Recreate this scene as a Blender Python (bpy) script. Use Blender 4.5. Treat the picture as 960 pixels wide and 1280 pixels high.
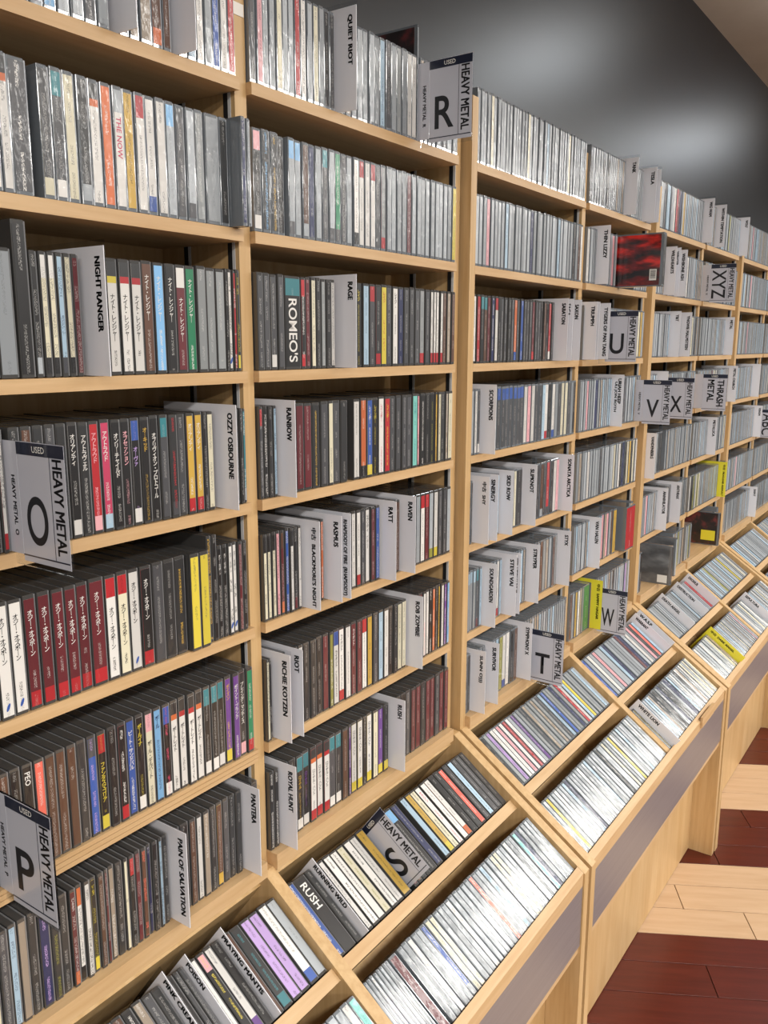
import bpy, math, random, re
from mathutils import Vector, Matrix
for o in list(bpy.data.objects): bpy.data.objects.remove(o)
scene = bpy.context.scene
COL = scene.collection
random.seed(7)

# ------------------------------------------------------------------ camera
CAM_H = 1.44; CAM_D = 0.77
FPX, PIT, YAW, ROLL = 1058.65, 0.19483, 0.61174, 0.00218
_F = Vector((math.cos(YAW)*math.cos(PIT), math.sin(YAW)*math.cos(PIT), -math.sin(PIT)))
_R = Vector((math.sin(YAW), -math.cos(YAW), 0)); _U = _R.cross(_F)
CR = _R*math.cos(ROLL) + _U*math.sin(ROLL); CU = -_R*math.sin(ROLL) + _U*math.cos(ROLL)
CPOS = Vector((0, -CAM_D, CAM_H))
cam = bpy.data.cameras.new('camera'); camo = bpy.data.objects.new('camera', cam); COL.objects.link(camo)
cam.sensor_fit = 'HORIZONTAL'; cam.sensor_width = 36.0; cam.lens = FPX/960*36; cam.clip_start = 0.02; cam.clip_end = 60
camo.matrix_world = Matrix(((CR.x, CU.x, -_F.x, CPOS.x), (CR.y, CU.y, -_F.y, CPOS.y), (CR.z, CU.z, -_F.z, CPOS.z), (0, 0, 0, 1)))
scene.camera = camo
def project(P):
    d = P - CPOS; z = d.dot(_F)
    return 480 + FPX*d.dot(CR)/z, 640 - FPX*d.dot(CU)/z, z
def ux(u, y, z):          # world X on the line (y,z) seen at picture column u of the 960 px frame
    P0 = Vector((0, y, z)) - CPOS; e = Vector((1, 0, 0)); k = (u-480)/FPX
    return (k*P0.dot(_F) - P0.dot(CR))/(e.dot(CR) - k*e.dot(_F))

# ------------------------------------------------------------------ world, lamps, exposure
w = bpy.data.worlds.new('world'); scene.world = w; w.use_nodes = True
w.node_tree.nodes['Background'].inputs[0].default_value = (1.0, 0.975, 0.94, 1); w.node_tree.nodes['Background'].inputs[1].default_value = 0.30
CEIL = CAM_H + 1.165
def area(name, x, y, sx, sy, power, col=(1, 0.965, 0.91), z=CEIL-0.03):
    l = bpy.data.lights.new(name, 'AREA'); l.shape = 'RECTANGLE'; l.size = sx; l.size_y = sy; l.energy = power; l.color = col
    o = bpy.data.objects.new(name, l); COL.objects.link(o); o.location = (x, y, z); return o
for i, x in enumerate((-4.5, -2.7, -0.9, 0.9, 2.7, 4.5, 6.3)):
    area('ceiling_lamp_near_row_%d_offscreen' % i, x, -2.05, 1.5, 0.35, 54)
    area('ceiling_lamp_far_row_%d_offscreen' % i, x, -3.9, 1.5, 0.35, 54)
for i, x in enumerate((3.25, 5.0)):      # the two ceiling downlights whose gleams show on the dark wall
    l = bpy.data.lights.new('ceiling_downlight_%d_offscreen' % i, 'POINT'); l.energy = 9; l.shadow_soft_size = 0.09; l.color = (0.88, 0.94, 1)
    o = bpy.data.objects.new('ceiling_downlight_%d_offscreen' % i, l); COL.objects.link(o); o.location = (x, -0.47, CEIL-0.09)
vs = scene.view_settings
vs.view_transform = 'Standard'; vs.look = 'None'; vs.gamma = 1; vs.use_curve_mapping = False; vs.exposure = -0.27

# ------------------------------------------------------------------ materials
def lin(h):
    def f(c): return c/12.92 if c <= .04045 else ((c+.055)/1.055)**2.4
    return tuple(f(int(h[i:i+2], 16)/255) for i in (0, 2, 4))
MATS = {}
def nmat(name):
    m = bpy.data.materials.new(name); m.use_nodes = True; MATS[name] = m
    return m, m.node_tree.nodes, m.node_tree.links, m.node_tree.nodes['Principled BSDF']
def plain(name, hexc, rough=.5, spec=.5, coat=0, metal=0):
    m, n, l, b = nmat(name)
    b.inputs['Base Color'].default_value = (*lin(hexc), 1); b.inputs['Roughness'].default_value = rough
    b.inputs['Specular IOR Level'].default_value = spec; b.inputs['Coat Weight'].default_value = coat; b.inputs['Metallic'].default_value = metal
    return m
def noisy(name, c1, c2, scale, rough, spec=.5, bump=0, detail=6):
    m, n, l, b = nmat(name)
    tc = n.new('ShaderNodeTexCoord'); mp = n.new('ShaderNodeMapping'); mp.inputs['Scale'].default_value = scale
    no = n.new('ShaderNodeTexNoise'); no.inputs['Scale'].default_value = 1; no.inputs['Detail'].default_value = detail; no.inputs['Roughness'].default_value = .6
    cr = n.new('ShaderNodeMix'); cr.data_type = 'RGBA'; cr.inputs[6].default_value = (*lin(c1), 1); cr.inputs[7].default_value = (*lin(c2), 1)
    mr = n.new('ShaderNodeMapRange'); mr.inputs[1].default_value = .3; mr.inputs[2].default_value = .7
    l.new(tc.outputs['Object'], mp.inputs[0]); l.new(mp.outputs[0], no.inputs[0]); l.new(no.outputs[0], mr.inputs[0]); l.new(mr.outputs[0], cr.inputs[0]); l.new(cr.outputs[2], b.inputs['Base Color'])
    b.inputs['Roughness'].default_value = rough; b.inputs['Specular IOR Level'].default_value = spec
    if bump:
        bp = n.new('ShaderNodeBump'); bp.inputs['Strength'].default_value = bump; bp.inputs['Distance'].default_value = .001
        l.new(no.outputs[0], bp.inputs['Height']); l.new(bp.outputs[0], b.inputs['Normal'])
    return m
noisy('wood_x', 'd0b086', 'bf9b6e', (6, 90, 90), .42, .35)
noisy('wood_z', 'ceae80', 'bb9766', (90, 90, 5), .42, .35)
noisy('wood_inner', 'ceae80', 'bb9766', (60, 60, 6), .5, .3)
noisy('wall_paint', '12161c', '0e1116', (3, 3, 30), .37, .5, .08)
noisy('ceiling_paint', 'cfc4b4', 'c5b9a8', (4, 4, 4), .8)
noisy('floor_base', '2a1a14', '20140f', (8, 8, 8), .6)
noisy('plank_red', '5c2318', '47180f', (5, 60, 5), .3, .4)
noisy('plank_cream', 'c8aa8a', 'ba9a78', (5, 50, 5), .36, .35)
noisy('strip_grey', '81787a', '776e70', (3, 200, 200), .34, .5)
noisy('wood_front', 'ceae80', 'bb9766', (30, 30, 4), .4, .35)
plain('metal', 'cfd0d0', .35, .7); plain('slot_black', '17181a', .6)
plain('card_white', 'e9e9ef', .32, .5, .3); plain('card_yellow', 'eee33c', .32, .5, .3)
plain('ink', '1c1d22', .5); plain('sign_navy', '1d2236', .3, .5, .5); plain('sign_paper', 'c9cad4', .3, .5, .4); plain('sign_column', 'c9cad4', .3, .5, .4)
plain('white_print', 'f0efe9', .45); plain('red_print', 'b3242c', .4); plain('sticker', 'e8e4dc', .5)
def case_mat(name, hexc, rough, coat, bump):
    m, n, l, b = nmat(name)
    b.inputs['Base Color'].default_value = (*lin(hexc), 1); b.inputs['Roughness'].default_value = rough
    b.inputs['Coat Weight'].default_value = coat; b.inputs['Coat Roughness'].default_value = .06; b.inputs['IOR'].default_value = 1.55
    tc = n.new('ShaderNodeTexCoord'); no = n.new('ShaderNodeTexNoise'); no.inputs['Scale'].default_value = 45; no.inputs['Detail'].default_value = 3
    bp = n.new('ShaderNodeBump'); bp.inputs['Strength'].default_value = bump; bp.inputs['Distance'].default_value = .002
    l.new(tc.outputs['Object'], no.inputs[0]); l.new(no.outputs[0], bp.inputs['Height']); l.new(bp.outputs[0], b.inputs['Normal'])
case_mat('case_dark', '454443', .16, .6, .1); case_mat('lid_dark', '77787a', .14, .8, .15); case_mat('lid_clear', 'b4bac0', .1, 1, .2)
case_mat('case_clear', '6f757b', .1, 1, .2)
# printed spine card under the clear plastic: flat colour and small unreadable print come from mesh attributes
def spine_mat(name, bump, coatr, coat):
    m, n, l, b = nmat(name)
    a = n.new('ShaderNodeAttribute'); a.attribute_name = 'Col'
    k = n.new('ShaderNodeAttribute'); k.attribute_name = 'Ink'
    s = n.new('ShaderNodeAttribute'); s.attribute_name = 'spn'
    sep = n.new('ShaderNodeSeparateXYZ'); l.new(s.outputs['Vector'], sep.inputs[0])
    mp = n.new('ShaderNodeMapping'); mp.inputs['Scale'].default_value = (1500, 760, 1); l.new(s.outputs['Vector'], mp.inputs[0])
    no = n.new('ShaderNodeTexNoise'); no.inputs['Scale'].default_value = 1; no.inputs['Detail'].default_value = 1; l.new(mp.outputs[0], no.inputs[0])
    th = n.new('ShaderNodeMath'); th.operation = 'GREATER_THAN'; th.inputs[1].default_value = .52; l.new(no.outputs[0], th.inputs[0])
    ab = n.new('ShaderNodeMath'); ab.operation = 'ABSOLUTE'; l.new(sep.outputs[0], ab.inputs[0])
    lt = n.new('ShaderNodeMath'); lt.operation = 'LESS_THAN'; lt.inputs[1].default_value = .0017; l.new(ab.outputs[0], lt.inputs[0])
    mp2 = n.new('ShaderNodeMapping'); mp2.inputs['Scale'].default_value = (0, 38, 1); l.new(s.outputs['Vector'], mp2.inputs[0])
    n2 = n.new('ShaderNodeTexNoise'); n2.inputs['Scale'].default_value = 1; n2.inputs['Detail'].default_value = 0; l.new(mp2.outputs[0], n2.inputs[0])
    t2 = n.new('ShaderNodeMath'); t2.operation = 'GREATER_THAN'; t2.inputs[1].default_value = .45; l.new(n2.outputs[0], t2.inputs[0])
    m1 = n.new('ShaderNodeMath'); m1.operation = 'MULTIPLY'; l.new(th.outputs[0], m1.inputs[0]); l.new(lt.outputs[0], m1.inputs[1])
    m2 = n.new('ShaderNodeMath'); m2.operation = 'MULTIPLY'; l.new(m1.outputs[0], m2.inputs[0]); l.new(t2.outputs[0], m2.inputs[1])
    m3 = n.new('ShaderNodeMath'); m3.operation = 'MULTIPLY'; l.new(m2.outputs[0], m3.inputs[0]); l.new(k.outputs['Alpha'], m3.inputs[1])
    mx = n.new('ShaderNodeMix'); mx.data_type = 'RGBA'; l.new(m3.outputs[0], mx.inputs[0]); l.new(a.outputs['Color'], mx.inputs[6]); l.new(k.outputs['Color'], mx.inputs[7])
    l.new(mx.outputs[2], b.inputs['Base Color']); b.inputs['Roughness'].default_value = .4
    b.inputs['Coat Weight'].default_value = coat; b.inputs['Coat Roughness'].default_value = coatr
    mp3 = n.new('ShaderNodeMapping'); mp3.inputs['Scale'].default_value = (120, 35, 1); l.new(s.outputs['Vector'], mp3.inputs[0])
    n3 = n.new('ShaderNodeTexNoise'); n3.inputs['Scale'].default_value = 1; n3.inputs['Detail'].default_value = 2; l.new(mp3.outputs[0], n3.inputs[0])
    bp = n.new('ShaderNodeBump'); bp.inputs['Strength'].default_value = bump; bp.inputs['Distance'].default_value = .003; l.new(n3.outputs[0], bp.inputs['Height'])
    l.new(bp.outputs[0], b.inputs['Coat Normal'])
spine_mat('spine_print', .2, .08, .8); spine_mat('spine_bagged', .6, .1, .42)
# clear acrylic: see-through with a mirror-like sheen at grazing angles
m, n, l, b = nmat('clear_acrylic')
tr = n.new('ShaderNodeBsdfTransparent'); tr.inputs[0].default_value = (.93, .94, .95, 1)
gl = n.new('ShaderNodeBsdfGlossy'); gl.inputs['Roughness'].default_value = .08
fr = n.new('ShaderNodeLayerWeight'); fr.inputs[0].default_value = .12
mx = n.new('ShaderNodeMixShader'); l.new(fr.outputs['Fresnel'], mx.inputs[0]); l.new(tr.outputs[0], mx.inputs[1]); l.new(gl.outputs[0], mx.inputs[2])
l.new(mx.outputs[0], n['Material Output'].inputs[0])
# printed covers of cases pulled out of the row
def cover_mat(name, c1, c2, c3, sc):
    m, n, l, b = nmat(name)
    tc = n.new('ShaderNodeTexCoord'); mp = n.new('ShaderNodeMapping'); mp.inputs['Scale'].default_value = sc; mp.inputs['Rotation'].default_value = (.7, 0, 0)
    no = n.new('ShaderNodeTexNoise'); no.inputs['Scale'].default_value = 1; no.inputs['Detail'].default_value = 4
    cr = n.new('ShaderNodeValToRGB'); e = cr.color_ramp.elements
    e[0].position = .38; e[0].color = (*lin(c1), 1); e[1].position = .62; e[1].color = (*lin(c3), 1); x = e.new(.5); x.color = (*lin(c2), 1)
    l.new(tc.outputs['Object'], mp.inputs[0]); l.new(mp.outputs[0], no.inputs[0]); l.new(no.outputs[0], cr.inputs[0]); l.new(cr.outputs[0], b.inputs['Base Color'])
    b.inputs['Roughness'].default_value = .3; b.inputs['Coat Weight'].default_value = 1; b.inputs['Coat Roughness'].default_value = .08
cover_mat('cover_red', '15100f', '6a1412', 'dc2a22', (1, 12, 40))
cover_mat('cover_dark', '121214', '2a1a1c', '6a2a2c', (1, 25, 25))
cover_mat('cover_grey', '4c4f53', '63666a', '7d8286', (1, 12, 30))

# ------------------------------------------------------------------ mesh helpers
def mesh_obj(name, V, Fc, mat, parent=None, kind=None):
    me = bpy.data.meshes.new(name); me.from_pydata(V, [], Fc); me.update()
    if mat: me.materials.append(MATS[mat])
    return link(name, me, parent, kind)
def link(name, me, parent=None, kind=None):
    o = bpy.data.objects.new(name, me); COL.objects.link(o)
    if parent: o.parent = parent
    if kind: o['kind'] = kind
    return o
BF = [(0, 1, 3, 2), (4, 6, 7, 5), (0, 4, 5, 1), (2, 3, 7, 6), (0, 2, 6, 4), (1, 5, 7, 3)]
def boxv(x0, x1, y0, y1, z0, z1):
    return [(x, y, z) for x in (x0, x1) for y in (y0, y1) for z in (z0, z1)]
def box(name, x0, x1, y0, y1, z0, z1, mat, parent=None, kind=None):
    if parent is not None and parent.type == 'EMPTY':
        p = parent.location
        if parent.rotation_euler.x == 0 and not parent.get('local'):
            x0, x1, y0, y1, z0, z1 = x0-p.x, x1-p.x, y0-p.y, y1-p.y, z0-p.z, z1-p.z
    return mesh_obj(name, boxv(x0, x1, y0, y1, z0, z1), BF, mat, parent, kind)
def chamfer(x0, x1, y0, y1, z0, z1, c):      # box with bevelled edges: 24 verts, 26 faces
    V = []; idx = {}
    for sx in (0, 1):
        for sy in (0, 1):
            for sz in (0, 1):
                X, Y, Z = (x0, x1)[sx], (y0, y1)[sy], (z0, z1)[sz]
                ix, iy, iz = X+(c, -c)[sx], Y+(c, -c)[sy], Z+(c, -c)[sz]
                for k, v in (('x', (X, iy, iz)), ('y', (ix, Y, iz)), ('z', (ix, iy, Z))):
                    idx[(sx, sy, sz, k)] = len(V); V.append(v)
    Fc = []
    for s in (0, 1):
        Fc.append([idx[(s, a, b, 'x')] for a, b in ((0, 0), (0, 1), (1, 1), (1, 0))][::(1 if s == 0 else -1)])
        Fc.append([idx[(a, s, b, 'y')] for a, b in ((0, 0), (1, 0), (1, 1), (0, 1))][::(1 if s == 0 else -1)])
        Fc.append([idx[(a, b, s, 'z')] for a, b in ((0, 0), (0, 1), (1, 1), (1, 0))][::(1 if s == 0 else -1)])
        for t in (0, 1):
            Fc.append([idx[(s, t, 0, 'x')], idx[(s, t, 0, 'y')], idx[(s, t, 1, 'y')], idx[(s, t, 1, 'x')]])
            Fc.append([idx[(s, 0, t, 'x')], idx[(s, 0, t, 'z')], idx[(s, 1, t, 'z')], idx[(s, 1, t, 'x')]])
            Fc.append([idx[(0, s, t, 'y')], idx[(0, s, t, 'z')], idx[(1, s, t, 'z')], idx[(1, s, t, 'y')]])
    for a in (0, 1):
        for b_ in (0, 1):
            for c_ in (0, 1): Fc.append([idx[(a, b_, c_, 'x')], idx[(a, b_, c_, 'y')], idx[(a, b_, c_, 'z')]])
    return V, Fc
def fixn(me):
    import bmesh
    bm = bmesh.new(); bm.from_mesh(me); bmesh.ops.recalc_face_normals(bm, faces=bm.faces); bm.to_mesh(me); bm.free()
def prism(name, prof, x0, x1, mat, parent=None, kind=None):     # profile in (y,z), extruded along x
    p = parent.location if parent is not None else Vector((0, 0, 0))
    n_ = len(prof); V = [(x0-p.x, y-p.y, z-p.z) for y, z in prof] + [(x1-p.x, y-p.y, z-p.z) for y, z in prof]
    Fc = [list(range(n_))[::-1], list(range(n_, 2*n_))] + [[i, (i+1) % n_, n_+(i+1) % n_, n_+i] for i in range(n_)]
    o = mesh_obj(name, V, Fc, mat, parent, kind); fixn(o.data); return o
def empty(name, loc, label, cat, group=None):
    o = bpy.data.objects.new(name, None); COL.objects.link(o); o.location = loc; o.empty_display_size = .02
    o['label'] = label; o['category'] = cat
    if group: o['group'] = group
    return o

# ------------------------------------------------------------------ lettering (text turned into flat meshes, in one batch)
TEXT = {}; WANT = []
def want_text(s, size, vertical=False, bold=0.0): 
    k = (s, round(size, 4), vertical, bold)
    if k not in TEXT: TEXT[k] = None; WANT.append(k)
    return k
LETTERS = []      # (key, parent, matrix3 columns, origin, material, name, fit length)
def build_text():
    objs = []
    for k in WANT:
        s, size, vert, bold = k
        cu = bpy.data.curves.new('t', 'FONT'); cu.body = '\n'.join(s) if vert else s
        cu.size = size; cu.resolution_u = 8 if size > .02 else 2; cu.align_x = 'CENTER'; cu.align_y = 'CENTER'; cu.offset = bold*size if bold < .02 else 0
        if vert: cu.space_line = .82
        o = bpy.data.objects.new('t', cu); COL.objects.link(o); objs.append(o)
    bpy.context.view_layer.update()
    dg = bpy.context.evaluated_depsgraph_get()
    for k, o in zip(WANT, objs):
        me = bpy.data.meshes.new_from_object(o.evaluated_get(dg)); TEXT[k] = me
        if k[3] >= .02:
            V0 = [v.co.copy() for v in me.vertices]; F0 = [list(p_.vertices) for p_ in me.polygons]; V1 = []; F1 = []
            for dx, dy in ((-1, -.6), (1, -.6), (-1, .6), (1, .6), (0, 0)):
                o_ = len(V1); V1 += [(v.x+dx*k[3]*k[1], v.y+dy*k[3]*k[1], 0) for v in V0]; F1 += [[a+o_ for a in f] for f in F0]
            me = bpy.data.meshes.new('lettering'); me.from_pydata(V1, [], F1); TEXT[k] = me
        xs = [v.co.x for v in me.vertices] or [0]; ys = [v.co.y for v in me.vertices] or [0]
        cx, cy = (min(xs)+max(xs))/2, (min(ys)+max(ys))/2
        me['w'] = max(xs)-min(xs); me['h'] = max(ys)-min(ys)
        for v in me.vertices: v.co.x -= cx; v.co.y -= cy
    for o in objs:
        cu = o.data; bpy.data.objects.remove(o); bpy.data.curves.remove(cu)
    done = {}
    for k, parent, tx, ty, org, mat, name, wmax, hmax in LETTERS:
        src = TEXT[k]
        me = done.get((k, mat))
        if me is None:
            me = src.copy(); me.materials.clear(); me.materials.append(MATS[mat]); done[(k, mat)] = me
        o = link(name, me, parent)
        sx = min(1, wmax/max(src['w'], 1e-6)) if wmax else 1; sy = min(1, hmax/max(src['h'], 1e-6)) if hmax else 1
        tx = Vector(tx); ty = Vector(ty); nz = tx.cross(ty)
        o.matrix_basis = Matrix(((tx.x*sx, ty.x*sy, nz.x, org[0]), (tx.y*sx, ty.y*sy, nz.y, org[1]), (tx.z*sx, ty.z*sy, nz.z, org[2]), (0, 0, 0, 1)))
def letter(parent, s, size, tx, ty, org, mat='ink', vertical=False, bold=0.0, name='lettering', wmax=None, hmax=None):
    LETTERS.append((want_text(s, size, vertical, bold), parent, tx, ty, org, mat, name, wmax, hmax))

# ------------------------------------------------------------------ the setting
H = CAM_H
WALLY = 0.2
fl = mesh_obj('floor', boxv(-5.5, 9, -5, WALLY, -.03, -.004), BF, 'floor_base', None, 'structure')
ang = math.radians(-60.2); du = Vector((math.cos(ang), math.sin(ang))); dv = Vector((-du.y, du.x)) * 1   # along the plank, across
pw = .1025
o_ref = Vector((1.9, -.212)); base_v = o_ref.dot(dv)
plank_mesh = {}
for i in range(-36, 52):
    red = (i // 3) % 2 == 1          # i = 0 starts a cream band (three cream rows, three red rows)
    v0 = base_v + i*pw
    rnd = random.Random(i*13+5); L = .62
    s0 = o_ref.dot(du) - 1.2 + [0.25, 0.1, .4][i % 3]
    for j in range(-4, 9):
        u0 = s0 + j*L; cu_, cv_ = u0+L/2, v0+pw/2
        c = du*cu_ + dv*cv_
        if c.x < -.2 or c.x > 5.8 or c.y > .1 or c.y < -2.2: continue
        key = red
        if key not in plank_mesh:
            V, Fc = chamfer(-L/2+.0011, L/2-.0011, -pw/2+.0011, pw/2-.0011, -.004, 0, .0003)
            me = bpy.data.meshes.new('plank'); me.from_pydata(V, [], Fc); me.materials.append(MATS['plank_red' if red else 'plank_cream']); fixn(me); plank_mesh[key] = me
        p = link('plank', plank_mesh[key], fl); p.location = (c.x, c.y, 0); p.rotation_euler = (0, 0, ang)
mesh_obj('wall_back', boxv(-5.5, 9, WALLY, WALLY+.1, -.03, CEIL), BF, 'wall_paint', None, 'structure')
mesh_obj('ceiling', boxv(-5.5, 9, -5, WALLY+.1, CEIL, CEIL+.1), BF, 'ceiling_paint', None, 'structure')

# ------------------------------------------------------------------ shelf units
BOARD = .0145
ROWZ = {'a': H+.3135, 'b': H+.1395, 'c': H-.0335, 'd': H-.2035, 'e': H-.375, 'f': H-.5525, 'g': H-.7225}
TOPZ = H+.419
def sp(s, n): return (-.809*s-.588*n, H-.741-.588*s+.809*n)     # slope frame of the bins -> (y,z)
UNITS = [(.25, .27, .795, .815, 1.332, 1.352), (1.36, 1.38, 1.878, 1.898, 2.342, 2.362), (2.37, 2.398, 2.86, 2.88, 3.325, 3.345), (3.355, 3.384, 3.84, 3.86, 4.32, 4.34)]
UL = ['pale wood CD shelf unit with sloped bins holding the O, P and R signs', 'pale wood CD shelf unit with sloped bins holding the T, U and W signs',
      'pale wood CD shelf unit with sloped bins holding the XYZ and THRASH METAL signs', 'pale wood CD shelf unit with sloped bins holding the ABC sign']
BAYS = {}
def panel_profile(yf, front):
    f0 = sp(.338, 0)
    return [(.165, 0), (.165, TOPZ), (yf, TOPZ), (yf, H-.741-.002), sp(.004, .0), (-front-.0, f0[1]+.004), (-front, 0)]
for ui, (l0, l1, m0, m1, r0, r1) in enumerate(UNITS):
    un = empty('shelf_unit', (l0, 0, 0), UL[ui], 'shelf', 'CD shelf units along the wall')
    prism('side_panel', panel_profile(0.0, .282), l0, l1, 'wood_z', un)
    f0 = sp(.3265, 0); yb = f0[0]+.001
    prism('side_panel', [(.165, 0), (.165, TOPZ), (.009, TOPZ), (.009, H-.743), sp(.004, 0), (yb, f0[1]), (yb, f0[1]-.1), (-.19, f0[1]-.12), (-.19, 0)], m0, m1, 'wood_z', un)
    prism('side_panel', panel_profile(.018, .280), r0, r1, 'wood_z', un)
    for bi, (b0, b1) in enumerate(((l1, m0), (m1, r0))):
        bay = ui*2+bi+1; BAYS[bay] = (b0, b1, un); be = b1-(.016 if bi else .0003)
        box('back_panel', b0+.0003, b1-.0003, .150, .162, H-.9, TOPZ-.01, 'wood_inner', un)
        for k, z in ROWZ.items():
            if k == 'g':
                prism('ledge', [(.150, z), (-.011, z), (-.011, z-.024), (.150, z-.024)], b0+.0003, be, 'wood_x', un)
            elif k == 'f' and bay == 1:
                for q in range(3): box('shelf', b0+.0003, be, .0004*q, .1495, z-.0066*(q+1)+.0012, z-.0066*q, 'wood_x', un)
            else:
                box('shelf', b0+.0003, be, 0, .1495, z-BOARD, z, 'wood_x', un)
        for sx, xx in ((1, b0), (-1, b1)):
            for yy in (.028, .108):
                x_in = xx + sx*.0007
                tk = box('shelf_track', min(xx+sx*.0002, x_in), max(xx+sx*.0002, x_in), yy-.0075, yy, H-.70, TOPZ-.03, 'slot_black', un)
                box('track_edge', min(xx+sx*.0002, xx+sx*.0009), max(xx+sx*.0002, xx+sx*.0009), yy-.0125, yy-.0078, H-.70, TOPZ-.03, 'metal', un)
        # bins: two sloped tiers
        def slab(name, s0, s1, n0, n1, mat='wood_x'):
            prism(name, [sp(s0, n0), sp(s1, n0), sp(s1, n1), sp(s0, n1)], b0+.0004, b1-.0004, mat, un)
        slab('bin_back', .0, .012, -.17, -.021, 'wood_inner')
        slab('bin_floor', .0125, .160, -.170, -.156, 'wood_inner')
        slab('bin_rail', .161, .180, -.17, -.006, 'wood_x')
        slab('bin_floor', .1805, .325, -.165, -.150, 'wood_inner')
    fy = -.809*.328; fz = sp(.335, 0)[1]; xa, xb = l1+.0006, r0-.0006
    prism('front_rail', [(fy, fz-.16), (fy, fz+.012), (fy-.012, fz+.004), (fy-.012, fz-.022), (fy-.0095, fz-.022), (fy-.0095, fz-.16)], xa, xb, 'wood_x', un)
    box('front_strip', xa, xb, fy-.0119, fy-.0097, fz-.145, fz-.0225, 'strip_grey', un)
    box('front_panel', xa, xb, -.215, -.199, .003, fz-.10, 'wood_front', un)
    if ui in (1, 2):
        xs = m1+(.20 if ui == 1 else .15)
        box('rail_clip', xs, xs+.11, fy-.018, fy-.0122, fz-.012, fz+.016, 'wood_x', un)
# small price sticker at the top of the first upright
box('sticker', .7965, .8135, .0082, .0089, H+.385, H+.399, 'sticker', BAYS[1][2])

# ------------------------------------------------------------------ CDs, divider cards and signs
PAL = dict(w='dedcd8', k='1b1a1c', d='494a4e', s='a4abb1', g='8d9294', r='b0252d', m='63222a', o='cc6a3a', y='d8c544', Y='c9a445', b='3457a4', n='1d2652',
           c='7db4e2', t='35808a', q='80ccc2', G='1f8058', p='6a3f8e', l='b99cd4', P='c23f62', f='e6aab2', e='dcd6bc', B='5c3d2e', a='9b8d7d', L='aac6da', O='8b8a3c', x='ee6e5e', D='2f3032')
CN = dict(w='white', k='black', d='dark grey', s='silver grey', g='grey', r='red', m='maroon', o='orange', y='yellow', Y='gold', b='blue', n='navy', c='sky blue', t='teal', q='turquoise',
          G='green', p='purple', l='lilac', P='pink', f='pale pink', e='cream', B='brown', a='taupe', L='pale blue', O='olive', x='salmon', D='charcoal')
for kk, hx in PAL.items(): plain('print_'+kk, hx, .4)
PL = {k: lin(v) for k, v in PAL.items()}
INK = dict(w='d', e='d', y='d', Y='k', s='d', L='n', c='w', f='m', q='t', l='k', x='w')
SLOPE = math.atan2(-.806, .592)
TIER = {'u': (sp(.159, -.012), SLOPE), 'l': (sp(.3265, -.001), SLOPE)}
def frame(row):
    """origin (y,z) and tilt of a row; local +z runs up the spine, local -y out of it"""
    if row in TIER: (y, z), r = TIER[row]; return y, z, r
    return .002, ROWZ[row]+.0004, 0.0
tok_re = re.compile(r'^([A-Za-z])(?:\^([A-Za-z]))?(?:_([A-Za-z]))?(?:!([\d.]+))?(?:=([^@]+))?(?:@([A-Za-z]))?$')
CDS = []; DIVS = []; SIGNS = []
def parse(t):
    mm = tok_re.match(t); assert mm, t
    return mm.groups()
def expand(s):
    out = []
    for t in s.split():
        if '*' in t and '=' not in t:
            a_, n_ = t.split('*'); out += [a_]*int(n_)
        else: out.append(t)
    return out
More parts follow.
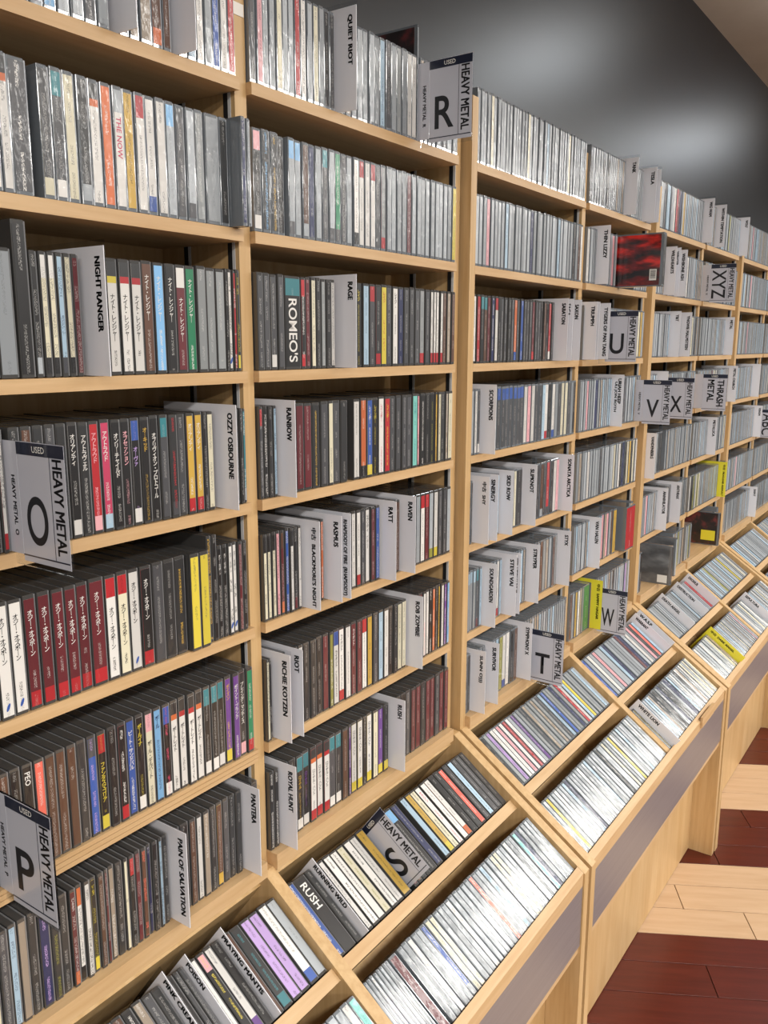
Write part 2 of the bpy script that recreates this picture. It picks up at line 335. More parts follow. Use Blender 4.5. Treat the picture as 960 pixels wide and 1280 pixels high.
def row(bay, rk, items, case='dark', prot=None):
    """items in order along the shelf: (u0,u1,'tokens') runs of cases, ('D',u,text[,colour]) divider cards, ('S',u,...) signs"""
    b0, b1, un = BAYS[bay]; y, z, rot = frame(rk)
    if bay % 2 == 0 and rk not in 'ul': b1 -= .015
    prot = (.014 if bay < 4 else .026) if rk in 'ul' else .030; sgn = -.055 if rk in 'ul' else -.095
    def xof(u, ly): 
        lz = .1235 if rk in 'ul' else 0
        yy = y + ly*math.cos(rot) - lz*math.sin(rot); zz = z + ly*math.sin(rot) + lz*math.cos(rot)
        return ux(u, yy, zz)
    L = []
    for it in items:
        if it[0] == 'D': L.append(['D', xof(it[1], -prot), it])
        elif it[0] == 'S': L.append(['S', xof(it[1], sgn), it])
        else:
            x0 = b0+.0015 if it[0] is None else xof(it[0], 0); x1 = b1-.0015 if it[1] is None else xof(it[1], 0)
            L.append(['R', x0, x1, it])
    def fill(xa, xb):
        if xb-xa < .0105: return
        nf = max(1, int((xb-xa)/.0118)); st_ = (xb-xa-.0008)/nf
        for fi in range(nf):
            CDS.append(dict(bay=bay, row=rk, x=xa+.0004+st_*(fi+.5), w=st_-.0005, t=parse(random.choice(['s', 's', 'a', 'L', 's'] if case == 'clear' else ['k', 'D', 'd', 'B', 'm', 'w'])), case=case, anchor='', n=0, dy=0, h=.1235, cover=None, fill=1))
    end = b0+.0012; anchor = 'upright'; cnt = 0
    for i, q in enumerate(L):
        if q[0] in 'DS':
            th = .0016 if q[0] == 'D' else .0042
            x = min(max(q[1]-th/2, end+.0004), b1-.006-th*(len(L)-i)); 
            nm = q[2][2]; fill(end, x)
            (DIVS if q[0] == 'D' else SIGNS).append((bay, rk, x+th/2, q[2], un))
            end = x+th; 
            anchor = ('%s sign' % nm.split('|')[0]) if q[0] == 'S' else ('%s-name divider' % nm.replace('中古', '').strip()[0]); cnt = 0
        else:
            x0 = max(q[1], end+.0004); x1 = q[2]
            if not i or L[i-1][0] in 'DS': fill(end, x0)
            nxt = [p[1] for p in L[i+1:] if p[0] in 'DS'][:1]
            nr = [p for p in L[i+1:i+2] if p[0] == 'R']
            if nxt and not nr: x1 = min(x1, nxt[0]-.003)
            x1 = min(x1, b1-.001-.0024*len([1 for p in L[i+1:] if p[0] in 'DS']))
            toks = [parse(t) for t in expand(q[3][2])]
            ws = [float(t[3] or 1) for t in toks]
            opt = q[3][3] if len(q[3]) > 3 else {}
            if x1-x0 < .0035*sum(ws): x1 = x0+.0035*sum(ws)
            st = (x1-x0)/sum(ws)
            if st > .0175 and not opt.get('wide'): st = .0175
            x = x0
            for t, ww in zip(toks, ws):
                cnt += 1
                CDS.append(dict(bay=bay, row=rk, x=x+st*ww/2, w=st*ww-.0005, t=t, case=opt.get('case', case), anchor=anchor, n=cnt, dy=opt.get('dy', 0)+random.uniform(-.001, .0016), h=opt.get('h', .1235)+random.uniform(-.0006, .0006), cover=opt.get('cover')))
                x += st*ww
            end = x
    fill(end, b1-.0012)
JN = 'ナイト・レンジャ｜'; OZ = 'オジ｜・オズボ｜ン'
# --- bay 1
row(1, 'a', [(-40, 138, 's s e s s c s s d s'), ('D', 172, 'N'), (176, 216, 'a!1.4 B_o!1.3 B'), ('D', 246, 'N'), (247, None, 'w s b w r')], 'clear')
row(1, 'b', [(-40, 46, 's s w w^J d!1.7@w'), (57, 288, 'd_e d^t_w e D_s w^J o w^s=THE~NOW@P Y w^r w_b w s^c d s_d g s!1.6 D'), (288, 300, 'n!1.2 s', {'dy': -.022, 'case': 'clear'})], 'clear')
row(1, 'c', [(-30, 27, 'k B s!1.5'), (28, 47, 'k', {'h': .150, 'wide': 1}), (48, 108, 'k_s e^w_k e^w_k L_d e_k m'), ('D', 139, 'NIGHT RANGER'), (140, 285, 'w^I=%s@k w^R=%s@k!1.25 w^R=%s@k!1.25 B=%s@w c=%s@w k=%s@w m^w=%s@w G=%s@w g g g'.replace('@k!1.25', '@k') % ((JN,)*8)), (285, 303, 'k!.6 w_b=ナイトメア@k r!.6 k_y=ナイトロ@y')], 'dark')
row(1, 'd', [(-60, 26, 'd k w d B n k w_r'), ('S', 92, 'O'), (93, 258, 'k_w=オリアンティ@w D=アウトラヴェル@w r_f=アウトラウド@f P_L=アウトラウド@w k=オンリ｜チャイルド@w k=オブセッション@f k^b_w=オ｜ヴァ@l k=オ｜キッド@Y k=オブリヴィオン・プロトコ｜ル@w d^t D_d@r d Y_r=オリアンティ@w Y_r=オリアンティ@w'), (258, 272, 'k!.6 e'), ('D', 299, 'OZZY OSBOURNE'), (302, 311, 'k t_s')], 'dark')
row(1, 'e', [(-75, 40, 'k w w w_b=Z@k w_b=Z@k w_b=Z@k'.replace('Z', OZ)), (40, 138, 'm_r=Z@w m_r=Z@w m_r=Z@w m_r=Z@w m_r=Z@w m_r!1.3=Z@w'.replace('Z', OZ)), (138, 181, 'w^r=Z@k e^r=Z@k w_b=Z@k'.replace('Z', OZ)), (181, 237, 'k_r=Z@w d D D@Y'.replace('Z', OZ)), (238, 262, 'y=OZZ@O y=OZZ@O'.replace('=OZZ@O', ''), {'dy': -.006}), (263, 276, 'D@Y k', {'h': .14}), (276, 312, 'k=Z@w k=Z@w w_b=Z@k w_b=Z@k m k'.replace('Z', OZ))], 'dark')
row(1, 'f', [(-60, 20, 'k d k n d k k'), ('S', 75, 'P'), (24, 319, 'k k=PEO@w x B B B D b^d@l k^r_y=ファンタスマゴリア@y k k_r@w b=ピ｜ト・サンドバル@w k_w=ポ｜ルイナ@y e^f=ポ｜ル・ギルバ｜ト@k c=ポ｜ル@n k^b_w@P w^J=ポ｜トレイト@k w^R=ポ｜トレイト@k w^R=ポ｜トレイト@k w^J=ポ｜トレイト@k k^t_w k^t_w k^t_w p_y=ポイズン@Y p=ポイント・ブランク@w D_f=プレイング・マンティス@w G_r')], 'dark')
row(1, 'g', [(-60, 94, 'k d d D e d L!.9 a D n!1.2@l D@O D'), (95, 220, 'm_o=パンテオン@w w^o_k w=パラゴン@k k_y=ピ｜セズ@y B m!.7 a D!1.2 e!.8 k^r m B@x n!.8 k L!.8 D'), ('D', 238, 'PAIN OF SALVATION'), (241, 309, 'B w!.9 a D B_Y d D D'), ('D', 327, 'PANTERA')], 'dark')
# --- bay 2
row(2, 'a', [(None, 420, 'd f^r s s e s s r w s e s k d'), ('D', 446, 'QUIET RIOT'), (447, 521, 's s s s L d s g s w w'), (521, 537, 's', {'h': .168, 'wide': 1, 'cover': 'cover_dark'}), ('S', 587, 'R'), (None if False else 545, None, 's d s s')], 'clear')
row(2, 'b', [(None, 350, 'D^f_w D@c D@Y'), (351, 361, 'k', {'dy': .004}), (362, None, 's^c_d s^c B_s n s d^t s_d G_d d s w_k w^r w w^r d g_r s s s s m s s s s s s s s s y')], 'clear')
row(2, 'c', [(None, 357, 'd d d_w d'), (357, 377, 'k^t=ROMEO\'S@w', {'wide': 1}), (377, 421, 'k^r_r@w m e D g D!1.1 w'), ('D', 446, 'RAGE'), (446, 537, 'k=レイジ@y L d^r D_r y=レイジ@r d w=レイジ@k n d d d g_r d'), (537, 553, 'w_r w_r w_r w_r'), (553, None, 'B a B')], 'dark')
row(2, 'd', [(None, 352, 'd^r k@w D L'), ('D', 371, 'RAINBOW'), (372, 442, 'm m D@Y d e!.7 d D'), (443, None, 'w o_k b_y=レインボ｜@w k=レインボ｜@y w=レインボ｜@P r=レインボ｜@y d d d d q=レインボ｜@t f!.5 k@w k k@O Y!.5 e!.7 D a!.6 e')], 'dark')
row(2, 'e', [(None, 381, 'e^k e^k e^k f m^B_o b w^k k_m w'), ('D', 401, '中古  BLACKMORE\'S NIGHT'), (402, 412, 'o'), ('D', 428, 'RASMUS'), ('D', 439, 'RHAPSODY OF FIRE  (RHAPSODY)'), (440, 475, 'w w_r d w=ラプソディ@k m b'), ('D', 495, 'RATT'), ('D', 519, 'RAVEN'), (519, None, 's w^r m^r s_O w_y d d s')], 'dark')
row(2, 'f', [(None, 342, 'e k'), ('D', 365, 'RICHIE KOTZEN'), ('D', 380, 'RIOT'), (381, 511, 'D D k m O!.7 w^b=ライオット@k w_r=ライオット@k w m=ライオット@w m w^r Y d L w k k!.8 e e'), ('D', 528, 'ROB ZOMBIE'), (528, None, 'w=ロブ・ゾンビ@f w k@w o k Y!.7 w p c')], 'dark')
row(2, 'g', [(None, 351, 'k@w k@w'), ('D', 372, 'ROYAL HUNT'), (372, 486, 'k^t_w=ロイヤル@Y k^t_w=ロイヤル@p w^J_r=ロイヤル・ハント@k w^J_r=ロイヤル・ハント@k w^R_r=ロイヤル・ハント@k d^t_w D^t_w B p!.5 w_y=ロイヤル・ハント@k w_y=ロイヤル・ハント@k k!.7 w_y=ロイヤル・ハント@n e p_y k_y'), ('D', 506, 'RUSH'), (507, None, 'd m m D m m d m m')], 'dark')
# --- bay 3
row(3, 'a', [(None, None, 's s s s e s s s s s s s s s s s e s s s s s s L s s s s s s s s e s s s s s s s')], 'clear')
row(3, 'b', [(None, None, 's s s f s s s s L s s s s s s s n s s s s s s s s L s s s s s k s B w')], 'clear')
row(3, 'c', [(None, 693, 'w r k^t B^t m n@w w^r k d d D d o_b d b d d d m_r d d k B k r_w d'), ('D', 708, 'SABATON'), ('D', 714, 'SAGA'), ('D', 724, 'SAXON')], 'dark')
row(3, 'd', [(None, 599, 's w d_w'), ('D', 618.6, 'SCORPIONS'), (620, None, 'd^b d^b d^b d^b d^b d^b d^b w f w d d L w_r k w_b s d e e d s k')], 'clear')
row(3, 'e', [(None, 590, 'd k'), ('D', 610, '中古  SHY'), ('D', 621, 'SINERGY'), ('D', 640, 'SKID ROW'), (641, 657, 'e k!2.2', {'wide': 1}), ('D', 669, 'SLIPKNOT'), (669, 702, 'd B_s d r_d k w f'), ('D', 715, 'SONATA ARCTICA')], 'clear')
row(3, 'f', [(None, 598, 's^L s^L g^L d^t_m'), ('D', 618.7, 'SOUNDGARDEN'), (619, 626, 'w_r L'), ('D', 644, 'STEVE VAI'), ('D', 649, 'STRATOVARIUS'), (655, 659, 'd'), ('D', 672.5, 'STRYPER'), (673, 697, 'B g a s B g'), ('D', 711, 'STYX')], 'clear')
row(3, 'g', [(None, 588, 'd D'), ('D', 605.5, 'SUNN O)))'), ('D', 622, 'SURVIVOR'), (622, 646, 'O w_b w k B'), ('D', 663, 'SYMPHONY X'), ('S', 703, 'T')], 'clear')
# --- bay 4
row(4, 'a', [(None, 760, 'd s s s s d s k'), ('D', 795, 'TANK'), (797, 803, 's s'), ('D', 818, 'TESLA'), ('D', 823, 'T')], 'clear')
row(4, 'b', [(None, 742, 'w s'), ('D', 760, 'THIN LIZZY'), (760, 769, 's f s'), (770, 774, 'k', {'dy': -.112, 'cover': 'cover_red', 'wide': 1}), (792, None, 's s s s')], 'clear')
row(4, 'c', [(None, 730, 's'), ('D', 742, 'TRIUMPH'), ('D', 747, 'TWISTED SISTER'), ('D', 760, 'TYGERS OF PAN TANG'), ('S', 795, 'U'), (786, None, 'P f w e Y s')], 'clear')
row(4, 'd', [(None, 748, 's s s f s s s n!1.4 s'), ('D', 777, 'URIAH HEEP|ULI JON ROTH'), (763, 795, 'd s a s s d s s'), ('S', 837, 'V')], 'clear')
row(4, 'e', [(None, None, 's a s s w s s s s d s s s s s e s w k n k e Y k e w')], 'clear')
row(4, 'f', [(None, 730, 's L s s s s'), ('D', 749, 'VAN HALEN'), (750, 768, 'f a f s B Y!1.5'), (772, 783, 'r', {'wide': 1, 'dy': -.02}), (786, None, 'B s a')], 'clear')
row(4, 'g', [(None, 728, 'B s Y w a s'), (728, 735, 'G', {'wide': 1}), (735, 739, 's f'), ('D', 750, '中古  SAMMY HAGAR', 'card_yellow'), ('S', 778, 'W'), (758, None, 'a s k s s L s s l s s')], 'clear')
# --- bays 5 and 6
row(5, 'a', [(None, 868, 's s d L L s s w r m n s Y s'), ('D', 890, 'WIG WAM'), (880, None, 's s')], 'clear')
row(5, 'b', [(None, 832, 's s'), ('D', 843, 'WILDHEARTS'), ('D', 848, 'WINGER'), ('D', 856, 'WISHBONE ASH'), (848, None, 's a s s w s s s s')], 'clear')
row(5, 'c', [(None, 834, 's s s s s g s'), ('D', 848, 'Y&T'), (848, 852, 's s'), ('D', 861.7, 'YNGWIE MALMSTEEN'), (856, None, 'x b k e s k')], 'clear')
row(5, 'd', [(None, 825, 's s L s'), ('D', 832, 'ZZ'), ('S', 865, 'X'), (850, None, 's s d')], 'clear')
row(5, 'e', [('D', 814, 'VANDENBERG'), (815, 826, 's s k k!1.5'), (830, None, 's a s s s s a s s s s s s s s a s s s')], 'clear')
row(5, 'f', [(None, 820, 's s f'), ('D', 832, 'ANNIHILATOR'), (832, 838, 'k d'), ('D', 849, 'ANTHRAX'), (849, None, 's a s s s s a s s')], 'clear')
row(5, 'g', [(None, 812, 's k'), (816, 821, 'D', {'dy': -.052, 'cover': 'cover_grey'}), (830, 835, 's', {'dy': -.03, 'cover': 'cover_grey'}), (838, None, 's a s O s s')], 'clear')
row(6, 'a', [('D', 905, 'WITHIN TEMPTATION'), (899, 925, 'k s L s s s O s s g'), ('D', 942, 'WOLF'), (931, None, 'f w B')], 'clear')
row(6, 'b', [('S', 909, 'XYZ'), (899, None, 's s n s s d s s s k')], 'clear')
row(6, 'c', [(None, 899, 'g s s s s s s s'), ('D', 915, 'METAL'), (911, None, 'f f f x f')], 'clear')
row(6, 'd', [('S', 896, 'THRASH|METAL'), (886, 906, 'm s e w d'), ('D', 922, 'METAL CHURCH'), (917, None, 's')], 'clear')
row(6, 'e', [(None, 878, 's d s'), ('D', 893.7, 'METALLICA'), (892, None, 's d s k s w s s e s')], 'clear')
row(6, 'f', [(None, 893, 'w k!1.5 O s e O e s'), ('D', 906, '中古  NUCLEAR ASSAULT', 'card_yellow'), (902, None, 's s s L s')], 'clear')
row(6, 'g', [(None, 880, 's s O s'), (884, 889, 'k', {'dy': -.036, 'cover': 'cover_dark'}), (893, None, 's L s n s s')], 'clear')
for rk in 'abcdefg':
    it = [(None, 943, 's s L s a s s s f s s s')]
    if rk == 'd': it = [(None, 938, 's k s L'), ('D', 948, 'TH'), (945, None, 's s s s')]
    if rk == 'e': it = [(None, 936, 's d s'), ('D', 950, 'VENOM'), ('S', 975, 'ABC')]
    if rk == 'g': it = [(None, 946, 's a s s s s s s s'), ('D', 960, 'SAINT'), (958, None, 's s')]
    row(7, rk, it, 'clear')
for rk in 'abcdefgul': row(8, rk, [(None, None, 's s a s L s s w s s s e s g s s L s d s s a s s w s s s f s s L s s s g s s')], 'clear')
# --- bins: 'u' upper tier, 'l' lower tier
row(1, 'u', [(100, 205, 'y@k k@e d!.8 B_w k@w a d D'), ('D', 206.7, 'PINK CREAM 69'), (215, 232, 'd d'), ('D', 235, 'POISON'), (243, 279, 'k^f@y w_p k'), ('D', 279.6, 'PRAYING MANTIS'), (286, 344, 'D_t@t l l w_b s')], 'dark')
row(1, 'l', [(350, None, 's s c s L s s s w q')], 'clear')
row(2, 'u', [(None, 391, 'b@w k!1.5=RUSH@w D!.8'), ('D', 394, 'RUNNING WILD'), (402, 452, 'w@k w@k e@O w@k w Y!1.2'), ('S', 476, 'S'), (478, 497, 'k^c!1.2 n'), (498, 580, 'L Y_y e@k w=サクソン@P w w_o k D x d L d d d')], 'dark')
row(2, 'l', [(None, 484, 's s w s s s s s'), (485, 496, 'm'), (496, 664, 's s w s s b_s e e s s s w s s s s s x s s L s s e e s s w s s q n s s s s')], 'clear')
row(3, 'u', [(None, None, 'n D g l w w f w r w s p s g d a g g a g d L b g g n g r w L y s g s g L s')], 'clear')
row(3, 'l', [(None, None, 's s y s s w s s L n s s s s w s s L s s s s k s s e s s y w s s L s s s s w s s')], 'clear')
row(4, 'u', [(None, 792, 's b s w s f s s L n s s s s m n s w s f k x L'), ('D', 797, 'WARRANT'), ('D', 806, 'W.A.S.P')], 'clear')
row(4, 'l', [(None, 797, 'w s y e w'), ('D', 800, 'WHITE LION'), (808, None, 'a k k D s n k d s n n L s w s d w a s w e s e s e')], 'clear')
row(5, 'u', [(None, 827, 's g s s g'), ('D', 830, 'DEATH ANGEL'), (834, 847, 's s s L s s'), ('D', 849, 'DESTRUCTION'), (852, 860, 's r!1.5'), ('D', 863, 'EXODUS'), (866, None, 's L s')], 'clear')
row(5, 'l', [(None, 888, 's w s s w s s s e'), ('D', 891, '中古  DARK ANGEL', 'card_yellow'), (895, None, 's w s s e s w s s a s s w s s f s s')], 'clear')
row(6, 'u', [(None, None, 's a s L s s L s O s s L s s s L s s y s s s e s s')], 'clear')
row(6, 'l', [(None, 931, 's w s s e s w s'), ('D', 934, 'SEPULTURA'), (936, None, 's w s s e s w s s a s s w')], 'clear')
row(7, 'u', [(None, None, 's s n L L s s s w s L s s s s s s s s s s s s s L s s s')], 'clear')
row(7, 'l', [(None, None, 's s n L L s s s w s L s s s s s s s s s s s s s L s s s')], 'clear')

ORD = ['', 'first', 'second', 'third', 'fourth', 'fifth', 'sixth', 'seventh', 'eighth', 'ninth', 'tenth', 'eleventh', 'twelfth', 'thirteenth', 'fourteenth', 'fifteenth', 'sixteenth', 'seventeenth', 'eighteenth', 'nineteenth']
def ordn(i):
    if i < 20: return ORD[i]
    t = {2: 'twenty', 3: 'thirty', 4: 'forty'}[i//10]
    return (t[:-1]+'ieth') if i % 10 == 0 else t+'-'+ORD[i % 10]
BAYN = {1: 'O-sign bay', 2: 'R-sign bay', 3: 'T-sign bay', 4: 'U-sign bay', 5: 'X-sign bay', 6: 'XYZ-sign bay', 7: 'ABC-sign bay', 8: 'end bay'}
ROWN = dict(a='top shelf', b='second shelf', c='third shelf', d='fourth shelf', e='fifth shelf', f='sixth shelf', g='bottom shelf', u='upper bin', l='lower bin')

# ---- case geometry
def case_parts(w_, h):
    a = chamfer(-w_/2, w_/2-.0026, 0, .141, 0, h, .0006)
    b_ = chamfer(w_/2-.0022, w_/2, .0012, .141, .0008, h-.0008, .0005)
    c_ = chamfer(-w_/2+.0005, w_/2-.0005, .004, .1405, .0006, h-.0012, .0003)
    return [a, b_, c_]
def join(parts):
    V = []; Fc = []
    for v, f in parts:
        o_ = len(V); V += v; Fc += [[i+o_ for i in q] for q in f]
    return V, Fc
CASE = {}
def case_mesh(w_, h, mat):
    k = (round(w_, 4), round(h, 3), mat)
    if k not in CASE:
        V, Fc = join(case_parts(k[0], k[1])); me = bpy.data.meshes.new('case'); me.from_pydata(V, [], Fc); me.materials.append(MATS[mat]); me.materials.append(MATS[mat.replace('case', 'lid')])
        for p_ in me.polygons: p_.material_index = 1 if 26 <= p_.index < 52 else 0
        fixn(me); CASE[k] = me
    return CASE[k]
def spine_geo(cd, seed):
    """front strips of the printed card: verts, quads, colours, inks, coords"""
    c, cap, bas, ww, txt, ink = cd['t']
    w_ = cd['w']; h = cd['h']; x0, x1 = -w_/2+.0009, w_/2-.0030
    if x1-x0 < .002: x0, x1 = -w_/2+.0004, w_/2-.0012
    z0, z1 = .004, h-.004
    bands = []
    zt = z1-(.022 if cap else 0); zb = z0+(.016 if bas else 0)
    if bas: bands.append((z0, zb, 'w' if (c == 'w' and bas == 'b' and txt) else bas, .5))
    if txt and (ord(txt[0]) > 255):
        zm = max(zb+.004, zt-.006-min(len(txt)*min((x1-x0)*.8, .0066)*1.08, zt-zb)); bands.append((zb, zm, c, 1.4)); bands.append((zm, zt, c, 0))
    else: bands.append((zb, zt, c, 0 if txt else 1))
    if cap in ('R', 'J', 'I'): bands += [(zt, zt+.007, {'R': 'r', 'J': 'o', 'I': 'y'}[cap], 0), (zt+.007, z1, 'D', .4)]
    elif cap: bands.append((zt, z1, cap, .6))
    V = []; Q = []; C = []; K = []; S = []
    yf = -.0004; rnd = random.Random(seed)
    jit = rnd.uniform(.62, 1.18) if c == 's' else rnd.uniform(.82, 1.1); sd = seed*3.17
    inkc = PL[ink or INK.get(c, 'w')]
    for a0, a1, cc, ik in bands:
        o_ = len(V); V += [(x0, yf, a0), (x1, yf, a0), (x1, yf, a1), (x0, yf, a1)]; Q.append([o_, o_+1, o_+2, o_+3])
        col = tuple(min(1, q*jit) for q in PL[cc]); C.append(col); K.append((*inkc, ik*(.9 if ink and not txt else .3 if c == 's' else (.3 if c in 'kdDBmng' else .6))))
        S.append([(-(x1-x0)/2, a0, sd), ((x1-x0)/2, a0, sd), ((x1-x0)/2, a1, sd), (-(x1-x0)/2, a1, sd)])
    # thin sides so that the card has thickness
    return V, Q, C, K, S, (x0, x1, z0, z1)
def put_attrs(me, C, K, S):
    ca = me.color_attributes.new('Col', 'FLOAT_COLOR', 'CORNER'); ka = me.color_attributes.new('Ink', 'FLOAT_COLOR', 'CORNER'); sa = me.attributes.new('spn', 'FLOAT_VECTOR', 'CORNER')
    i = 0
    for p in me.polygons:
        q = p.index
        for j in range(p.loop_total):
            ca.data[i].color = (*C[q], 1); ka.data[i].color = K[q]; sa.data[i].vector = S[q][j]; i += 1
def extrude_card(V, Q, C, K, S, ext):
    """closes the card into a thin box"""
    x0, x1, z0, z1 = ext; o_ = len(V); y0, y1 = -.0004, .0003
    V += [(x0, y0, z0), (x1, y0, z0), (x1, y0, z1), (x0, y0, z1), (x0, y1, z0), (x1, y1, z0), (x1, y1, z1), (x0, y1, z1)]
    for f in ((0, 4, 5, 1), (1, 5, 6, 2), (2, 6, 7, 3), (3, 7, 4, 0)):
        Q.append([o_+i for i in f]); C.append(C[0]); K.append((0, 0, 0, 0)); S.append([(0, 0, 0)]*4)
def placed(cd):
    y, z, rot = frame(cd['row']); dy = cd['dy']
    return Vector((cd['x'], y+dy*math.cos(rot), z+dy*math.sin(rot))), rot
def score(cd):
    p, rot = placed(cd); up = Vector((0, -math.sin(rot), math.cos(rot)))
    q = [project(p+Vector((sx*cd['w']/2, 0, 0))+up*zz) for sx, zz in ((-1, 0), (1, 0), (1, cd['h']), (-1, cd['h']))]
    ins = [(min(max(a, 0), 960), min(max(b_, 0), 1280)) for a, b_, _ in q]
    return abs(sum(ins[i][0]*ins[(i+1) % 4][1]-ins[(i+1) % 4][0]*ins[i][1] for i in range(4)))/2
for c_ in CDS: c_['score'] = score(c_)*(.001 if c_.get('fill') else 1.35 if c_['t'][4] else 1)
order = sorted(range(len(CDS)), key=lambda i: -CDS[i]['score'])
single = set(order[:300]) | {i for i, c_ in enumerate(CDS) if c_['cover']}
sV = []; sF = []; sC = []; sK = []; sS = []; sM = []
MI = {'case_dark': 0, 'case_clear': 1, 'spine_print': 2, 'spine_bagged': 3, 'lid_dark': 4, 'lid_clear': 5}
for i, cd in enumerate(CDS):
    p, rot = placed(cd); c = cd['t'][0]; clear = cd['case'] == 'clear'
    cm = 'case_clear' if clear else 'case_dark'; sm = 'spine_bagged' if clear and cd['row'] in 'abul' else 'spine_print'
    V, Q, C, K, S, ext = spine_geo(cd, i)
    if i in single:
        lab = '%s-spined CD case, %s past the %s, %s of the %s' % (CN[c], ordn(cd['n']), cd['anchor'], ROWN[cd['row']], BAYN[cd['bay']])
        if cd['cover'] == 'cover_red': lab = 'CD case pulled out of the row showing a red and black back cover'
        elif cd['cover'] and cd['h'] > .15: lab = 'tall clear disc case with a dark red cover beside the R sign'
        elif cd['cover']: lab = '%s-spined CD case pulled forward past its neighbours, %s of the %s' % (CN[c], ROWN[cd['row']], BAYN[cd['bay']])
        e_ = empty('cd_case', p, lab, 'CD', 'CD cases in the shelves and bins'); e_.rotation_euler = (rot, 0, 0); e_['local'] = 1
        link('case', case_mesh(cd['w'], cd['h'], cm), e_)
        extrude_card(V, Q, C, K, S, ext)
        me = bpy.data.meshes.new('spine_card'); me.from_pydata(V, [], Q); me.materials.append(MATS[sm]); put_attrs(me, C, K, S)
        so = link('spine_card', me, e_)
        txt, ink = cd['t'][4], cd['t'][5]
        if txt:
            txt = txt.replace('~', ' '); jp = ord(txt[0]) > 255; x0, x1, z0, z1 = ext
            cap, bas = cd['t'][1], cd['t'][2]
            zt = z1-(.026 if cap else .004); zb = z0+(.019 if bas else .006); wd = (x1-x0)*.62 if cd['w'] > .016 and ord(txt[0]) < 255 else min((x1-x0)*.8, .0066)
            if jp:
                hh = min(len(txt)*wd*1.08, zt-zb)
                letter(so, txt, wd, (1, 0, 0), (0, 0, 1), ((x0+x1)/2, -.0006, zt-hh/2), 'print_'+ink, True, .012, wmax=wd*1.05, hmax=hh)
            else:
                hh = min(len(txt)*wd*.9, zt-zb)
                letter(so, txt, wd*1.3, (0, 0, -1), (1, 0, 0), ((x0+x1)/2, -.0006, zt-hh/2), 'print_'+ink, False, .015, wmax=hh, hmax=wd)
            if cd['t'][0] == 'w' and cd['t'][2] == 'b':
                V2 = [((x0+x1)/2+math.cos(a_*.524)*.0017+math.sin(a_*.524)*.0016, -.0006, .0135+math.sin(a_*.524)*.0042) for a_ in range(12)]
                mesh_obj('emblem', V2, [list(range(12))], 'print_b', so)
        if cd['cover']:
            cv = box('cover', -cd['w']/2-.0006, -cd['w']/2-.0001, .006, .137, .003, cd['h']-.003, cd['cover'], e_)
            if cd['cover'] == 'cover_red':
                bc = box('barcode', -cd['w']/2-.0009, -cd['w']/2-.0007, .013, .030, .014, .040, 'white_print', cv)
                rb = random.Random(2); V2 = []; F2 = []; zz = .018
                while zz < .037:
                    t_ = rb.choice((.0004, .0008, .0012)); o_ = len(V2); V2 += boxv(-cd['w']/2-.00105, -cd['w']/2-.00092, .015, .028, zz, zz+t_); F2 += [[a+o_ for a in f] for f in BF]; zz += t_+.0007
                mesh_obj('bars', V2, F2, 'ink', cv)
            elif cd['h'] > .15: pass
            elif cd['cover'] == 'cover_dark':
                box('price_label', -cd['w']/2-.0009, -cd['w']/2-.0007, .012, .062, .018, .055, 'card_yellow', cv)
            else:
                box('price_label', -cd['w']/2-.0009, -cd['w']/2-.0007, .010, .040, .006, .030, 'white_print', cv)
    else:
        cs, sn = math.cos(rot), math.sin(rot)
        def tf(v): return (p.x+v[0], p.y+v[1]*cs-v[2]*sn, p.z+v[1]*sn+v[2]*cs)
        w_, h = cd['w'], cd['h']
        for bi_, bx in enumerate(((-w_/2, w_/2-.0026, 0, .141, 0, h), (w_/2-.0022, w_/2, .0012, .141, .0008, h-.0008))):
            V2, F2 = chamfer(*bx, .0006)
            o_ = len(sV); sV += [tf(v) for v in V2]
            for f in F2:
                sF.append([a+o_ for a in f]); sC.append((.3, .3, .3)); sK.append((0, 0, 0, 0)); sS.append([(0, 0, 0)]*len(f)); sM.append(MI[cm if bi_ == 0 else cm.replace('case', 'lid')])
        o_ = len(sV); sV += [tf(v) for v in V]
        for f, a, b_, d_ in zip(Q, C, K, S): sF.append([q+o_ for q in f]); sC.append(a); sK.append(b_); sS.append(d_); sM.append(MI[sm])
me = bpy.data.meshes.new('cd_cases'); me.from_pydata(sV, [], sF)
for k in MI: me.materials.append(MATS[k])
me.polygons.foreach_set('material_index', sM); put_attrs(me, sC, sK, sS); fixn(me)
so = link('cd_cases', me, None, 'stuff'); so['label'] = 'many silver and dark CD cases packed along the farther shelves and bins'; so['category'] = 'CDs'

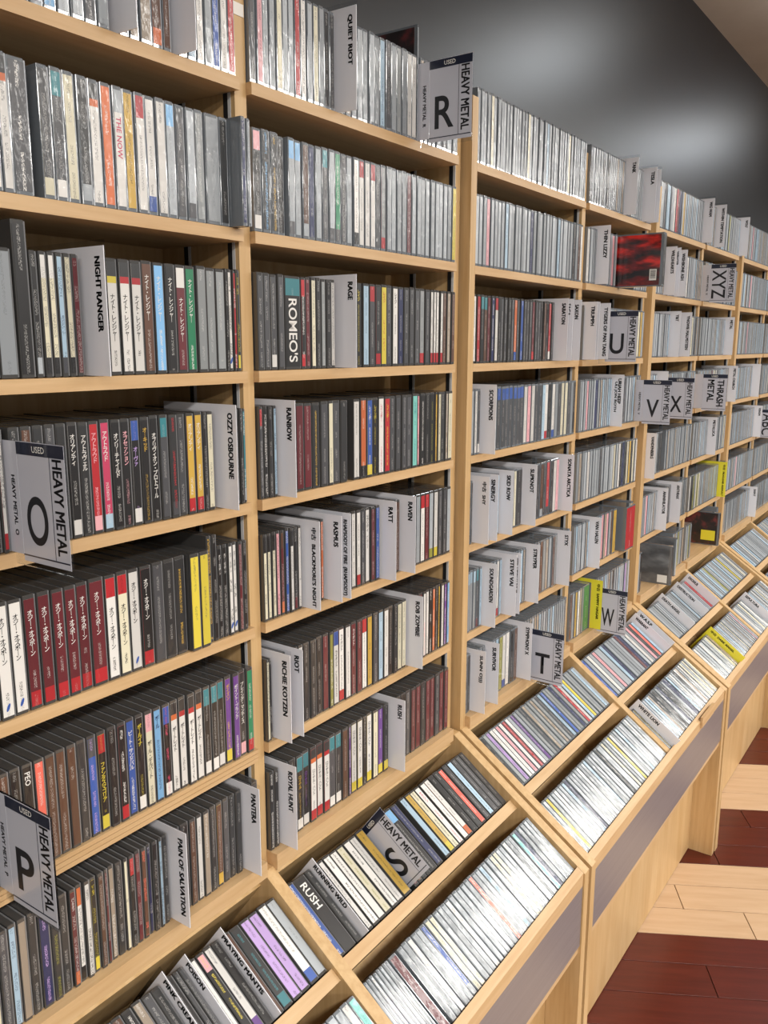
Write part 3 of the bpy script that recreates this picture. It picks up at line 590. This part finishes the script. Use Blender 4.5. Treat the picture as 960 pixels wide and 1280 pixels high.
# ---- divider cards: white card in a clear sleeve, lettering down the outer edge
def div_label(bay, rk, text, colr, k):
    nm = text.split('|')[0].replace('中古', '').strip(); n_ = len(nm.replace(' ', ''))
    return '%s divider card with %s-letter %s name, %s of the %s' % ('yellow' if colr else 'white', n_, nm[0], ROWN[rk], BAYN[bay])
seen = {}
for bay, rk, x, it, un in DIVS:
    y, z, rot = frame(rk); colr = it[3] if len(it) > 3 else None; text = it[2]
    prot = (.014 if bay < 4 else .026) if rk in 'ul' else .030
    lab = div_label(bay, rk, text, colr, 0); 
    if lab in seen: lab = lab.replace('divider card', 'divider card, second of two,')
    seen[lab] = 1
    e_ = empty('divider_card', (x, y, z), lab, 'divider', 'band name divider cards'); e_.rotation_euler = (rot, 0, 0); e_['local'] = 1
    hh = .131
    cd_ = box('card', -.0006, .0004, -prot, .10, .0005, hh, colr or 'card_white', e_)
    box('sleeve', .0005, .0008, -prot-.001, .11, .0005, hh+.006, 'clear_acrylic', e_)
    text, _, text2 = text.partition('|')
    if text2:
        ln = len(text2)*.0063; letter(cd_, text2, .0132, (0, 0, -1), (0, -1, 0), (-.0009, -prot+.0205, hh-.018-ln/2), 'ink', False, .045, wmax=ln, hmax=.0082)
    if len(text) > 2:
        ln = min(len(text)*.0063, hh-.014); sz = .0132
        letter(cd_, text, sz, (0, 0, -1), (0, -1, 0), (-.0009, -prot+min(.0105, prot*.45), hh-.010-ln/2), 'ink', False, .045, wmax=ln, hmax=min(.0088, prot*.68))
# ---- hanging letter signs
SL = {'O': 'clear plastic sign lettered O, standing out of the fourth shelf', 'P': 'clear plastic sign lettered P, standing out of the sixth shelf', 'R': 'clear plastic sign lettered R on the top shelf beside an upright',
      'S': 'clear plastic sign lettered S, lying in the sloped bin', 'T': 'clear plastic sign lettered T at the end of the bottom shelf', 'U': 'clear plastic sign lettered U on the third shelf',
      'V': 'clear plastic sign lettered V on the fourth shelf', 'W': 'clear plastic sign lettered W beside the yellow divider card', 'X': 'clear plastic sign between the V and THRASH METAL signs',
      'XYZ': 'clear plastic sign lettered XYZ on the second shelf', 'THRASH|METAL': 'clear plastic sign lettered THRASH METAL', 'ABC': 'clear plastic sign lettered ABC'}
for bay, rk, x, it, un in SIGNS:
    y, z, rot = frame(rk); t = it[2]
    e_ = empty('letter_sign', (x, y, z), SL[t], 'sign', 'genre and letter signs'); e_.rotation_euler = (rot, 0, 0); e_['local'] = 1
    if rk in 'ul': e_.location += Vector((0, .04*math.cos(rot), .04*math.sin(rot)))
    hh = .124; yo = -.096; xf = -.0021
    zo = 0 if rk in 'ul' else -.011
    if zo:
        box('holder', -.0019, -.0004, yo, -.0045, zo+.0006, hh+zo, 'clear_acrylic', e_); box('flange', -.0019, -.0004, -.0044, .06, .0006, hh+zo, 'clear_acrylic', e_)
    else: box('holder', -.0019, -.0004, yo, .06, .0006, hh, 'clear_acrylic', e_)
    ins = box('insert', -.0024, xf, yo+.0008, -.020, zo+.006, zo+hh-.0004, 'sign_paper', e_)
    box('side_insert', -.0024, xf, -.0196, .055, zo+.012, zo+hh-.001, 'sign_column', e_)
    hd = box('header', -.0027, -.0025, yo+.0008, -.020, zo+hh-.013, zo+hh-.001, 'sign_navy', e_)
    box('foot_line', -.0027, -.0025, yo+.002, -.020, zo+.0115, zo+.0128, 'sign_navy', e_)
    box('column_line', -.0027, -.0025, yo+.0235, yo+.0241, zo+.013, zo+hh-.013, 'sign_navy', e_)
    letter(hd, 'USED', .0085, (0, -1, 0), (0, 0, 1), (-.0029, -.056, zo+hh-.007), 'white_print', False, .01)
    xt = -.0026; DN = (0, 0, -1); OUT = (0, -1, 0)
    if t == 'THRASH|METAL':
        letter(ins, 'THRASH', .034, DN, OUT, (xt, yo+.020, zo+.063), 'ink', False, .03, wmax=.085, hmax=.021)
        letter(ins, 'METAL', .034, DN, OUT, (xt, yo+.050, zo+.070), 'ink', False, .03, wmax=.072, hmax=.021)
    else:
        letter(ins, 'HEAVY METAL', .0205, DN, OUT, (xt, yo+.0125, zo+.064), 'ink', False, .03, wmax=.092, hmax=.0145)
        letter(ins, 'HEAVY METAL  '+t[0], .008, DN, OUT, (xt, -.011, zo+.060), 'ink', False, .03, wmax=.06)
        if len(t) > 1: letter(ins, t, .062, DN, OUT, (xt, yo+.050, zo+.062), 'ink', False, .012, wmax=.088, hmax=.042)
        else: letter(ins, t, .066, OUT, (0, 0, 1), (xt, yo+.049, zo+.048), 'ink', False, .014, wmax=.034, hmax=.058)
build_text()
print('CD cases', len(CDS), 'single', len(single), 'dividers', len(DIVS), 'signs', len(SIGNS))
